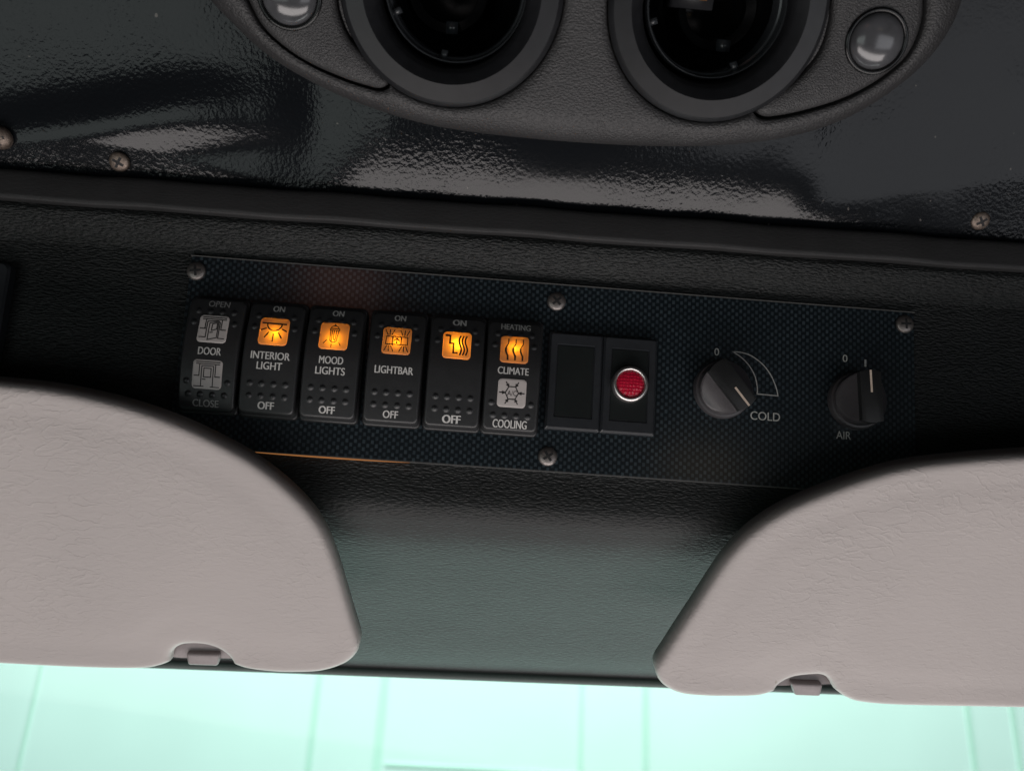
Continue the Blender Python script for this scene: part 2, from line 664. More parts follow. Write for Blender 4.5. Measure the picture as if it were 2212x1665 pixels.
M = dict(
    gloss=gloss_material(),
    weave=weave_material(),
    visor=visor_material(),
    lens=lens_material(),
    glass=glass_material(),
    vinyl=leather('black grained vinyl', (0.0080, 0.0092, 0.0092), 0.52, 0.0008, 2.8, 0.00036, 0.0002, spec=0.30, fade=(-0.075, -0.02, 0.28)),
    trim=leather('black smooth vinyl edging', (0.017, 0.017, 0.0175), 0.6, 0.0009, 2.5, 0.00004, 0.0001, spec=0.3),
    housing=leather('charcoal grained plastic', (0.026, 0.0255, 0.0265), 0.48, 0.00065, 1.6, 0.00017, 0.0003, spec=0.4, rot=0.5),
    cover=leather('charcoal fine grained plastic', (0.026, 0.0255, 0.0265), 0.45, 0.00055, 1.1, 0.00018, 0.0002, spec=0.4),
    ring=plain('satin charcoal plastic', (0.0105, 0.011, 0.0125), 0.40, spec=0.36, wear=0.15, scale=300),
    bore=plain('shiny black plastic', (0.003, 0.0033, 0.0036), 0.2, spec=0.35, scale=200),
    dark=plain('matt black plastic', (0.006, 0.006, 0.0065), 0.7),
    rocker=plain('black moulded plastic', (0.017, 0.0175, 0.0185), 0.42, wear=0.15, scale=1500, bump=0.00003),
    bezel=plain('black switch bezel plastic', (0.012, 0.012, 0.013), 0.45),
    frame=plain('blue black satin plastic', (0.016, 0.018, 0.021), 0.38),
    blank=plain('black blanking plastic', (0.005, 0.007, 0.007), 0.5, spec=0.3),
    knob=plain('lit knob plastic', (0.040, 0.037, 0.040), 0.38, wear=0.1, scale=900),  # knob plastic lightened, light on the shoulders put into its colour
    white=plain('white printing', (0.52, 0.51, 0.49), 0.6, wear=0.1, scale=2500),
    faint=plain('worn grey printing', (0.36, 0.36, 0.34), 0.6, wear=0.25, scale=1200),
    soft=plain('grey and shaded printing', (0.27, 0.27, 0.26), 0.6, wear=0.2, scale=1200),  # grey print; on the upper switch words it also holds their shade
    dim=plain('shaded white printing', (0.15, 0.15, 0.15), 0.6, wear=0.3, scale=1200),  # darker copy of the white print: weak light on OPEN put into colour
    tan=plain('cream pointer line', (0.48, 0.39, 0.32), 0.55),
    pale=plain('pale grey lens', (0.42, 0.385, 0.37), 0.42, wear=0.04),
    icon=plain('black pictogram', (0.012, 0.010, 0.010), 0.6),
    icon_lit=plain('dark pictogram on amber', (0.020, 0.006, 0.003), 0.6),
    steel=plain('zinc plated steel', (0.21, 0.19, 0.18), 0.45, 0.9, wear=0.25, scale=700, bump=0.00004),
    rust=plain('tarnished screw steel', (0.15, 0.12, 0.10), 0.5, 0.75, wear=0.35, scale=900, bump=0.00008),
    chrome=plain('satin chrome', (0.60, 0.57, 0.56), 0.36, 1.0, wear=0.05),
    dome=plain('smoky clear lens', (0.055, 0.056, 0.060), 0.16, 0.0, spec=0.6, wear=0.3, scale=120),
    edge=plain('cut laminate edge', (0.09, 0.09, 0.088), 0.45),
    collar=plain('grey black shiny plastic', (0.026, 0.029, 0.032), 0.24, scale=300),
    grip=plain('shaded knob plastic', (0.013, 0.0135, 0.014), 0.45, spec=0.35, wear=0.1, scale=900),  # the knob plastic again, darkened to paint the unlit grip bar
    rubber=plain('black green rubber seal', (0.030, 0.045, 0.040), 0.55),
    copper=plain('brass contact', (0.16, 0.075, 0.03), 0.35, 0.9),
    wall=plain('pale painted panels', (0.80, 0.80, 0.80), 0.7, wear=0.04, scale=1.5),
    seam=plain('green grey seam', (0.64, 0.76, 0.69), 0.7, wear=0.05, scale=3),
)


def red_material():
    m, nt, p, o = new_mat('red prismatic reflector')
    setp(p, Base_Color=(0.30, 0.004, 0.014), Roughness=0.22, Specular_IOR_Level=0.5)
    v = coords(nt, (1, 0.0, 1))
    vo = N(nt, 'ShaderNodeTexVoronoi', Scale=720.0, Randomness=0.25)
    nt.links.new(v, vo.inputs['Vector'])
    add_bump(nt, p, [(vo.outputs['Distance'], 0.0003)])
    nt.links.new(ramp(nt, vo.outputs['Distance'], 0.1, 0.5, (0.52, 0.009, 0.040, 1), (0.36, 0.006, 0.025, 1)), p.inputs['Base Color'])
    return m


M['red'] = red_material()
lm, lnt, lp, lo_ = new_mat('painted amber glow')
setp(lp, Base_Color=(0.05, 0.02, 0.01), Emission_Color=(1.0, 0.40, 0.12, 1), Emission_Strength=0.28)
M['leak_glow'] = lm

# ------------------------------------------------------------------ overhead console (one long moulding, xz profile swept along x)
X0, X1 = -0.33, 0.33
# (y, z) from the trim lip above down to the glass edge
prof = [(0.012, 0.064), (-0.0010, 0.0605), (-0.0038, 0.0575), (-0.0036, 0.0545), (-0.0018, 0.0505), (0.0004, 0.0465), (0.0014, 0.0435), (0.0016, 0.040), (0.0016, 0.0),
        (0.0016, -0.040), (0.0014, -0.047), (0.0012, -0.053), (0.0020, -0.058), (0.0055, -0.064), (0.014, -0.073), (0.034, -0.088), (0.060, -0.1075), (0.084, -0.1265), (0.095, -0.1342), (0.1035, -0.1392)]
pl = smooth_line(prof, 8)
bm = bmesh.new()
NX = 60
add_grid(bm, [[(x, y, z + 0.006 * x * min(1, max(0, (-0.06 - z) / 0.07))) for x in np.linspace(X0, X1, NX + 1)] for y, z in pl])
console = obj('overhead_console', bm, M['vinyl'])
TILT = -0.011                                  # the switch panel sits a touch askew on the console
console.rotation_euler = (0, TILT, 0)
tag(console, 'black grained vinyl overhead console face around the switch panel, above the windshield', 'console')
EDGE_Y, EDGE_Z = pl[-1]

# vinyl edging along its top
bm = bmesh.new()
tp = smooth_line([(a, b - 0.006) for a, b in [(0.016, 0.0660), (0.002, 0.0650), (-0.0050, 0.0650), (-0.0066, 0.0662), (-0.0068, 0.0685), (-0.0066, 0.0735), (-0.0060, 0.0770), (-0.0045, 0.0783), (0.0, 0.0786), (0.014, 0.0786)]], 6)
add_grid(bm, [[(X0 + (X1 - X0) * i / NX, y + 0.0004 * math.sin(i * 1.7), z + 0.00025 * math.sin(i * 0.9 + 1)) for i in range(NX + 1)] for y, z in tp])
trim_o = obj('edge_trim', bm, M['trim'])
trim_o.rotation_euler = (0, TILT, 0)
tag(trim_o, 'long smooth black vinyl edge strip between glossy ceiling and grained console', 'trim strip')

# ------------------------------------------------------------------ glossy moulded ceiling sheet above
FL_P, FL_N = (0, 0.002, 0.0705), np.array([0.0095, -math.cos(math.radians(35.5)), -math.sin(math.radians(35.5))])
TS = math.tan(math.radians(35.5))


curve_px = [(-300, 300), (0, 292), (150, 286), (300, 308), (450, 346), (600, 388), (700, 425), (760, 452), (840, 492), (1000, 503), (1300, 521), (1540, 533), (1620, 505), (1700, 472), (1800, 444), (1950, 428), (2212, 404), (2500, 390)]
zc_pts = [hit(u, v, FL_P, FL_N) for u, v in curve_px]
zc_x = np.array([p[0] for p in zc_pts])
zc_z = np.array([p[2] for p in zc_pts])


zd = [hit(u, v, (0, -0.020, 0.0705), FL_N) for u, v in ((-300, 330), (0, 285), (90, 268), (220, 244), (400, 222), (600, 210), (900, 205))]
zd_x = np.array([p[0] for p in zd])
zd_z = np.array([p[2] for p in zd])


def sst(t):
    t = np.clip(t, 0, 1)
    return t * t * (3 - 2 * t)


def ceiling_grid(xs, zs):
    """the sheet hangs steep (a flat flange) up to the line zc, then rolls forward; in the middle it rolls forward slowly right from the trim"""
    GX, GZ = np.meshgrid(xs, zs)
    zc = np.interp(xs, zc_x, zc_z)
    mid = sst((xs + 0.128) / 0.05) * sst((0.142 - xs) / 0.05)
    w = 0.0007 + 0.0010 * sst(xs / 0.1) + 0.0165 * mid ** 2
    zc = zc * (1 - mid) + 0.0662 * mid
    d = GZ - zc[None]
    g = np.where(d < 0, 1.0, np.exp(-np.maximum(d, 0) / w[None]))
    up = 0.56 - 0.10 * sst((-GX - 0.02) / 0.15) * np.sin(GZ * 70 + 1.0)
    # a second low fold that runs out from the left towards the oval
    z2 = np.interp(xs, zd_x, zd_z)[None]
    m2 = sst((-GX - 0.100) / 0.06)
    up = up + 0.46 * m2 * np.exp(-((GZ - z2) / 0.006) ** 2) - 0.18 * m2 * np.exp(-((GZ - z2 - 0.018) / 0.009) ** 2)
    up = up + 0.12 * np.exp(-((GX + 0.122) / 0.016) ** 2 - ((GZ - 0.092) / 0.008) ** 2)     # small dent
    steep = TS + (1.38 - TS) * mid[None] ** 1.5
    slope = up + (steep - up) * g
    dz = np.diff(zs, prepend=zs[0])
    GY = 0.002 - np.cumsum(slope * dz[:, None], 0)
    k = np.ones(9) / 9
    GY = np.apply_along_axis(lambda a: np.convolve(np.pad(a, 4, mode='edge'), k, 'valid'), 1, GY)
    return GX, GY, GZ


nx, nz = 300, 360
xs = np.linspace(X0, X1, nx)
zs = np.linspace(0.0710, 0.26, nz)
GX, GY, GZ = ceiling_grid(xs, zs)
lip = np.stack([xs, np.full(nx, 0.014), np.full(nx, 0.0708)], 1)[None]
V = np.concatenate([lip, np.stack([GX, GY, GZ], 2)], 0).reshape(-1, 3)
nz += 1
idx = np.arange(nx * nz).reshape(nz, nx)
Q = np.stack([idx[:-1, :-1], idx[:-1, 1:], idx[1:, 1:], idx[1:, :-1]], 2).reshape(-1, 4)
ceil_o = mesh('ceiling', V, Q, M['gloss'])
ceil_o.rotation_euler = (0, TILT, 0)
ceil_o['kind'] = 'structure'
tag(ceil_o, 'glossy black moulded ceiling sheet curving forward above the console', 'ceiling')

# ------------------------------------------------------------------ screws
def pan_head(parent, name, loc, normal, r, mat, turn, h=0.0016):
    """pan head cross-recess screw: head mesh with a dark cross laid on top, painting the recess shade"""
    bm = bmesh.new()
    pr = [(r, 0.0004), (r, -0.0002)]
    for k in range(1, 8):
        a = k / 7 * math.pi / 2
        pr.append((r * (0.16 + 0.84 * math.cos(a)) if k < 7 else r * 0.16, -0.0002 - h * math.sin(a)))
    lathe(bm, pr, 40)
    o = obj(name, bm, mat, parent)
    q = Vector((0, -1, 0)).rotation_difference(Vector(normal))
    o.rotation_mode = 'QUATERNION'
    o.rotation_quaternion = q
    o.location = loc
    bm = bmesh.new()
    a, w = r * 0.58, r * 0.13
    pts = [(w, w), (w, a), (-w, a), (-w, w), (-a, w), (-a, -w), (-w, -w), (-w, -a), (w, -a), (w, -w), (a, -w), (a, w)]
    c, s = math.cos(turn), math.sin(turn)

    def top(x, z):
        d = min(math.hypot(x, z) / r, 0.98)
        return -0.0002 - h * math.sqrt(max(0, 1 - max(0, (d - 0.16) / 0.84) ** 2)) - 0.00012
    ring = []
    for x, z in pts:
        X, Z = x * c - z * s, x * s + z * c
        ring.append((X, top(X, Z), Z))
    vv = [bm.verts.new(p) for p in ring]
    cv = bm.verts.new((0, -0.0002 - h - 0.00014, 0))
    for i in range(12):
        bm.faces.new((vv[i], vv[(i + 1) % 12], cv))
    obj('recess_shade', bm, M['dark'], o, smooth=False)  # shade of the recess painted as a dark cross over the dome
    return o


# ------------------------------------------------------------------ switch panel
PW, PH = 0.3128, 0.080
panel = thing('control_panel', 'long rectangular switch panel with blue black basketweave face and four screws', 'control panel')
bm = bmesh.new()
slab(bm, PW, PH, 0.0012, 0.0016, 0.0, 0.0003)
obj('face_plate', bm, M['weave'], panel, smooth=False)
bm = bmesh.new()
for (x0, x1, z0, z1) in ((-PW / 2 - 0.00035, PW / 2 + 0.00035, PH / 2 + 0.00003, PH / 2 + 0.0004), (-PW / 2 - 0.00035, PW / 2 + 0.00035, -PH / 2 - 0.0004, -PH / 2 - 0.00003)):
    box(bm, x0, x1, -0.0001, 0.0015, z0, z1)
obj('cut_edge', bm, M['edge'], panel, smooth=False)
flat = lambda x, z: 0.0
# amber glow put into a strip, as if switch light leaked under the edge
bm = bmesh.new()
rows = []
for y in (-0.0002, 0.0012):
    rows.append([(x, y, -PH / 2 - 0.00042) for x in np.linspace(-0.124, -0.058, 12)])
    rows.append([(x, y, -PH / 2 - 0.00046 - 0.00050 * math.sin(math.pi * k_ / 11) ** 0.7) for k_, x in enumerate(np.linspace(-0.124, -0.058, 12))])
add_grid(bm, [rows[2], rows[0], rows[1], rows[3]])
obj('leak_glow_strip', bm, M['leak_glow'], panel, smooth=False)
for (x, z, t) in ((-0.1537, 0.0335, 0.15), (0.1521, 0.0345, 0.05), (-0.0012, 0.0325, 0.75), (-0.0012, -0.0340, 0.6)):
    pan_head(panel, 'screw', (x, 0, z), (0, -1, 0), 0.0040, M['steel'], t)
for s, x, z, w, c, m in (('0', 0.0690, 0.0158, 0.0020, 0.0032, 'faint'), ('COLD', 0.0906, -0.0106, 0.0128, 0.0036, 'faint'),
                         ('0', 0.1254, 0.0172, 0.0021, 0.0032, 'faint'), ('1', 0.1344, 0.0158, 0.0008, 0.0032, 'faint'), ('AIR', 0.1247, -0.0163, 0.0064, 0.0033, 'faint')):
    lettering(panel, s, x, z, w, c, M[m], flat, 0.00012, 0.004)
KL = (0.0735, 0.0012)


def arc(cx, cz, r, a0, a1, n=24):
    return [(cx + r * math.cos(math.radians(a0 + (a1 - a0) * k / n)), cz + r * math.sin(math.radians(a0 + (a1 - a0) * k / n))) for k in range(n + 1)]


outer = smooth_line([(0.0760, 0.0164), (0.0800, 0.0163), (0.0845, 0.0150), (0.0895, 0.0115), (0.0930, 0.0070), (0.0952, 0.0020), (0.0960, -0.0014)], 8)
inner = smooth_line([(0.0760, 0.0164), (0.0800, 0.0140), (0.0835, 0.0105), (0.0860, 0.0060), (0.0870, 0.0010), (0.0868, -0.0014)], 8)
strokes('dial_marking', [outer + [(0.0868, -0.0012)], inner], 0.00046, M['soft'], panel, flat, 0.00012)


# ------------------------------------------------------------------ rocker switches
RW, RH, LS, LZ = 0.0226, 0.0466, 0.0117, 0.0105


def rocker_surface(pt, pm, pb):
    hh = RH / 2

    def f(x, z):
        t = z / hh
        e = np.where(t > 0, pm - (pm - pt) * np.abs(t) ** 1.75, pm - (pm - pb) * np.abs(t) ** 1.9)
        return -e
    return f


def rr_sdf(x, z, w, h, r):
    qx, qz = np.abs(x) - w / 2 + r, np.abs(z) - h / 2 + r
    return np.hypot(np.maximum(qx, 0), np.maximum(qz, 0)) + np.minimum(np.maximum(qx, qz), 0) - r


def make_switch(cx, label, pt, pm, pb, pockets, dots, group='rocker switches in the panel'):
    """a switch: bezel, rocker with dimples, lens pads (added by the caller)"""
    t = thing('rocker_switch', label, 'switch', (cx, 0, -0.0022), group)
    bm = bmesh.new()
    slab(bm, 0.0240, 0.0488, 0.0022, 0.0, -0.0030, 0.0007)
    obj('bezel', bm, M['bezel'], t)
    f = rocker_surface(pt, pm, pb)
    nx, nz = 96, 196
    us = np.linspace(-1, 1, nx)
    zz = np.linspace(-RH / 2, RH / 2, nz)
    rc = 0.0026
    inset = np.where(np.abs(zz) > RH / 2 - rc, rc - np.sqrt(np.maximum(rc ** 2 - (np.abs(zz) - RH / 2 + rc) ** 2, 0)), 0)
    GX = us[None, :] * (RW / 2 - inset)[:, None]
    GZ = np.repeat(zz[:, None], nx, 1)
    Y = f(GX, GZ)
    d = -rr_sdf(GX, GZ, RW, RH, rc)
    e = np.clip(1 - d / 0.0011, 0, 1)
    Y = Y + 0.0011 * (1 - np.sqrt(np.maximum(1 - e ** 2, 0)))
    for dx, dz in dots:
        q = np.hypot(GX - dx, GZ - dz) / 0.00125
        Y = Y + np.where(q < 1, -0.00055 * (1 - q * q), 0)
    for (lx, lz) in pockets:
        Y = np.where(rr_sdf(GX - lx, GZ - lz, LS - 0.0006, LS - 0.0006, 0.0014) < 0, Y + 0.0035, Y)
    V = np.stack([GX, Y, GZ], 2).reshape(-1, 3)
    idx = np.arange(nx * nz).reshape(nz, nx)
    Q = np.stack([idx[:-1, :-1], idx[:-1, 1:], idx[1:, 1:], idx[1:, :-1]], 2).reshape(-1, 4).tolist()
    V = V.tolist()
    rim = list(idx[0, :]) + list(idx[1:, -1]) + list(idx[-1, -2::-1]) + list(idx[-2:0:-1, 0])
    k = len(V)
    for i in rim:
        V.append([V[i][0], -0.0020, V[i][2]])
    n = len(rim)
    Q += [[rim[i], k + i, k + (i + 1) % n, rim[(i + 1) % n]] for i in range(n)]
    r = mesh('rocker', V, Q, M['rocker'], t)
    sharp(r, 50)
    return t, (lambda x, z: float(f(x, z)))


def lens_pad(t, surf, lz, lit, lines, w):
    """square lens with its pictogram; a lit one has its own small lamp in the pocket behind it"""
    pts = rrect(LS, LS, 0.0016, 6)
    front = [(x, surf(x, z + lz) - 0.00025, z + lz) for x, z in pts]
    mid = [(x * 0.985, surf(x, z + lz) - 0.00032, lz + z * 0.985) for x, z in pts]
    back = [(x, surf(x, z + lz) + 0.0001, z + lz) for x, z in pts]
    bm = bmesh.new()
    vv = add_grid(bm, [back, front, mid], True)
    # inner rows so that the pad follows the curved rocker
    prev = vv[-1]
    for s in (0.85, 0.7, 0.55, 0.4, 0.25, 0.1):
        cur = [bm.verts.new((x * s, surf(x * s, z * s + lz) - 0.00032, z * s + lz)) for x, z in pts]
        for i in range(len(pts)):
            j = (i + 1) % len(pts)
            bm.faces.new((prev[i], prev[j], cur[j], cur[i]))
        prev = cur
    bm.faces.new(prev)
    o = obj('lens', bm, M['lens'] if lit else M['pale'], t)
    h = LS / 2 * 0.97
    L = []
    for ln in lines:
        if isinstance(ln, dict):
            L.append({'w': ln['w'], 'p': [(a * h, b * h + lz) for a, b in ln['p']]})
        else:
            L.append([(a * h, b * h + lz) for a, b in ln])
    strokes('pictogram', L, w, M['icon_lit'] if lit else M['icon'], o, lambda x, z: surf(x, z) - 0.00032, 0.00005)
    if lit:
        ld = bpy.data.lights.new('switch_lamp', 'POINT')
        ld.energy = lit[0]
        ld.color = (1.0, 0.62, 0.16)
        ld.shadow_soft_size = 0.0006
        lo = bpy.data.objects.new('switch_lamp', ld)
        COL.objects.link(lo)
        lo.parent = t
        lo.location = (lit[1], surf(0, lz) + 0.0016, lz + lit[2])
    return o


UPPER = [(-0.0071, 0.0172), (-0.0024, 0.0172), (0.0024, 0.0172), (0.0071, 0.0172), (-0.0081, 0.0122), (0.0081, 0.0122)]
LOWER8 = [(x, z) for z in (-0.0113, -0.0163) for x in (-0.0071, -0.0024, 0.0024, 0.0071)]
LOWER6 = [(-0.0071, -0.0172), (-0.0024, -0.0172), (0.0024, -0.0172), (0.0071, -0.0172), (-0.0081, -0.0122), (0.0081, -0.0122)]
ON = (0.0044, 0.0100, 0.0078)
MID = (0.0055, 0.0102, 0.0062)

# pictograms, in lens half-widths
bus_top = [[(-.80, .86), (.84, .86)], [(-.80, .72), (.84, .72)]]
bus_sides = [[(-.56, .70), (-.56, -.02), (-.90, -.02)], [(.56, .70), (.56, -.06), (.90, -.06)], [(-.88, -.66), (-.46, -.66)], [(.44, -.70), (.88, -.70)]]
P_OPEN = bus_top + bus_sides + [[(-.44, -.66), (-.44, .56), (.30, .62), (.44, .5), (.44, -.70)], [(-.28, -.84), (-.28, .42), (.34, .58), (.34, -.66), (-.28, -.84)],
                                [(-.08, -.14), (-.08, .36), (.26, .46), (.26, -.02), (-.08, -.14)], [(-.18, -.30), (.02, -.26)]]
P_CLOSE = bus_top + [[(-.56, .70), (-.56, -.12), (-.90, -.12)], [(.56, .70), (.56, -.16), (.90, -.16)], [(-.88, -.86), (-.20, -.86)], [(.28, -.88), (.88, -.88)],
                     [(-.40, -.86), (-.40, .58), (.42, .58), (.42, -.86)], [(-.24, -.20), (-.24, .42), (.26, .42), (.26, -.20), (-.24, -.20)], [(-.30, -.36), (-.10, -.36)]]
P_LIGHT = [{'w': .00062, 'p': [(-.86, .62), (.82, .60)]}, [(.52 * math.cos(a), .58 + .52 * math.sin(a)) for a in np.linspace(math.pi, 2 * math.pi, 16)]]
for a0, r0, r1 in ((205, .62, 1.0), (238, .66, 1.12), (270, .68, 1.22), (302, .66, 1.12), (335, .62, 1.0)):
    a = math.radians(a0)
    P_LIGHT.append([(r0 * math.cos(a), .48 + r0 * math.sin(a)), (r1 * math.cos(a), .48 + r1 * math.sin(a))])
P_MOOD = [[(-.26, .58), (-.24, .70), (-.10, .78), (.10, .78), (.24, .70), (.28, .58), (-.26, .58)], [(-.32, .56), (.34, .56), (.34, .44), (-.32, .44), (-.32, .56)], [(-.05, .80), (0, .90), (.06, .80)],
          [(-.28, .42), (-.26, -.36), (-.14, -.46), (.10, -.46), (.20, -.36), (.30, .42)], [(-.16, .40), (-.15, -.40)], [(-.02, .40), (-.03, -.20), (.06, -.32), (.12, -.20), (.14, .40)],
          [(-.48, -.34), (-.70, -.60)], [(-.12, -.64), (-.12, -.86)], [(.40, -.48), (.52, -.70)]]
P_BAR = [[(-.78, .30), (.78, .30), (.78, -.30), (-.78, -.30), (-.78, .30)], [(-.30, .30), (-.30, -.30)], [(.32, .30), (.32, -.30)], [(0, -.20), (0, .18)], [(-.20, 0), (0, .18), (.20, 0)]]
for sx in (-1, 1):
    for sz in (-1, 1):
        for dx, tx in ((-.14, -.32), (0, 0), (.14, .32)):
            P_BAR.append([(sx * .54 + dx, sz * .42), (sx * .54 + tx, sz * .82)])


def wavy(x, n=14, top=.72, bot=-.72, amp=.12):
    return [(x + amp * math.sin((k / n) * 2 * math.pi), top + (bot - top) * k / n) for k in range(n + 1)]


P_STEP = [{'w': .00072, 'p': [(-.84, .72), (-.52, .72), (-.52, .12), (-.24, .12), (-.24, -.60), (.06, -.60)]}] + [{'w': .0007, 'p': wavy(x, amp=-.10)} for x in (.24, .46, .68)]
P_HEAT = []
for x in (-.54, 0, .54):
    w_ = [(x + .09 + 0 * k, .80 - .1 * k) for k in range(3)] + [(x + .09 - .18 * (0.5 - 0.5 * math.cos(math.pi * k / 8)), .50 - .055 * k) for k in range(9)]
    P_HEAT.append({'w': .00042, 'p': w_})
    P_HEAT.append({'w': .00075, 'p': [(x - .09, .06), (x - .10, -.12), (x - .02, -.34), (x + .06, -.50), (x + .07, -.80)]})
P_AC = [[(.48 * math.cos(math.radians(a)), .52 * math.sin(math.radians(a))) for a in (0, 60, 120, 180, 240, 300, 360)]]
for a in (0, 60, 120, 180, 240, 300):
    r = math.radians(a)
    c, s = math.cos(r), math.sin(r)
    P_AC.append([(.90 * c, .90 * s), (.50 * c, .52 * s)])
    for q in (-.42, .42):
        P_AC.append([(.50 * c, .52 * s), (.50 * c + .20 * math.cos(r + q), .52 * s + .20 * math.sin(r + q))])

LB = 1.7e-3
# door
t, f = make_switch(-0.1410, 'rocker switch marked DOOR with two pale unlit lenses', *MID, [], UPPER + LOWER6)
lens_pad(t, f, 0.0096, None, P_OPEN, 0.00040)
lens_pad(t, f, -0.0092, None, P_CLOSE, 0.00040)
lettering(t, 'OPEN', 0.0005, 0.0207, 0.0085, 0.0026, M['dim'], f)
lettering(t, 'DOOR', 0, 0.0002, 0.0090, 0.0031, M['white'], f)
lettering(t, 'CLOSE', 0, -0.0206, 0.0102, 0.0028, M['soft'], f)
# interior light
t, f = make_switch(-0.1168, 'rocker switch with amber lens, marked INTERIOR LIGHT', *ON, [(0, LZ)], UPPER + LOWER8)
lens_pad(t, f, LZ, (LB, 0.0006, -0.0015), P_LIGHT, 0.00055)
lettering(t, 'ON', 0.0004, 0.0208, 0.0046, 0.0026, M['soft'], f, bold=.02)
lettering(t, 'INTERIOR', 0, 0.0002, 0.0155, 0.0031, M['white'], f)
lettering(t, 'LIGHT', 0, -0.0040, 0.0100, 0.0031, M['white'], f)
lettering(t, 'OFF', 0, -0.0200, 0.0063, 0.0030, M['white'], f, bold=.02)
# mood lights
t, f = make_switch(-0.0924, 'rocker switch with amber lens, marked MOOD LIGHTS', *ON, [(0, LZ)], UPPER + LOWER8)
lens_pad(t, f, LZ, (LB * 1.15, 0, -0.0018), P_MOOD, 0.00040)
lettering(t, 'ON', 0.0004, 0.0208, 0.0046, 0.0026, M['soft'], f, bold=.02)
lettering(t, 'MOOD', 0, 0.0002, 0.0096, 0.0031, M['white'], f)
lettering(t, 'LIGHTS', 0, -0.0042, 0.0118, 0.0031, M['white'], f)
lettering(t, 'OFF', 0, -0.0200, 0.0063, 0.0030, M['white'], f, bold=.02)
# lightbar
t, f = make_switch(-0.0668, 'rocker switch with amber lens, marked LIGHTBAR', *ON, [(0, LZ)], UPPER + LOWER8)
lens_pad(t, f, LZ, (LB * 0.7, 0, -0.0010), P_BAR, 0.00038)
lettering(t, 'ON', 0.0004, 0.0208, 0.0046, 0.0026, M['soft'], f, bold=.02)
lettering(t, 'LIGHTBAR', 0, -0.0020, 0.0155, 0.0031, M['white'], f)
lettering(t, 'OFF', 0, -0.0200, 0.0060, 0.0030, M['white'], f, bold=.012)
# step heater
t, f = make_switch(-0.0421, 'rocker switch with bright amber step pictogram and no name, between LIGHTBAR and CLIMATE', *ON, [(0, LZ)], UPPER + LOWER8)
lens_pad(t, f, LZ, (LB * 1.7, 0, 0), P_STEP, 0.00045)
lettering(t, 'ON', 0.0004, 0.0208, 0.0054, 0.0027, M['soft'], f, bold=.03)
lettering(t, 'OFF', 0, -0.0202, 0.0072, 0.0033, M['white'], f, bold=.025)
# climate
t, f = make_switch(-0.0183, 'rocker switch marked CLIMATE with amber lens above and white lens below', *ON, [(0, LZ)], UPPER + LOWER6)
lens_pad(t, f, LZ, (LB * 0.8, 0, 0.0002), P_HEAT, 0.00045)
ol = lens_pad(t, f, -0.0079, None, P_AC, 0.00045)
lettering(ol, 'A/C', 0.0001, -0.0080, 0.0040, 0.0021, M['icon'], lambda x, z: f(x, z) - 0.00032, bold=0.0)
lettering(t, 'HEATING', 0.0002, 0.0207, 0.0122, 0.0026, M['soft'], f)
lettering(t, 'CLIMATE', 0, 0.0013, 0.0126, 0.0030, M['white'], f)
lettering(t, 'COOLING', 0, -0.0205, 0.0138, 0.0033, M['white'], f)

# blank plate and red indicator
FW, FH, FZ = 0.0229, 0.0412, -0.0022
t = thing('blank_switch_plate', 'empty black blanking plate in the panel, left of the red reflector', 'blank plate', (0.0079, 0, FZ))
bm = bmesh.new()
frame_slab(bm, FW, FH, 0.0162, 0.0312, 0.0006, 0.0004, 0.0, -0.0040, 0.0006)
sharp(obj('frame', bm, M['frame'], t), 30)
bm = bmesh.new()
slab(bm, 0.0152, 0.0300, 0.0004, -0.0016, -0.0036, 0.0002)
obj('insert', bm, M['blank'], t, smooth=False)
t = thing('indicator_plate', 'black framed plate carrying round red reflector lens in a chrome ring', 'indicator', (0.0310, 0, FZ))
bm = bmesh.new()
frame_slab(bm, FW, FH, 0.0162, 0.0312, 0.0006, 0.0004, 0.0, -0.0040, 0.0006)
sharp(obj('frame', bm, M['frame'], t), 30)
bm = bmesh.new()
slab(bm, 0.0152, 0.0300, 0.0004, -0.0016, -0.0036, 0.0002)
obj('insert', bm, M['blank'], t, smooth=False)
bm = bmesh.new()
R_ = 0.0076
lathe(bm, [(R_, -0.0028), (R_, -0.0062), (R_ - 0.0004, -0.0070), (R_ - 0.0011, -0.0073), (R_ - 0.0016, -0.0071), (R_ - 0.0019, -0.0060)], 72, (0, 0.0002), cap1=False)
obj('chrome_ring', bm, M['chrome'], t)
bm = bmesh.new()
lathe(bm, [(R_ - 0.0017, -0.0060), (R_ - 0.0020, -0.0064), (0.0045, -0.0068), (0.0025, -0.0070), (0.0008, -0.0071)], 72, (0, 0.0002))
obj('red_lens', bm, M['red'], t)


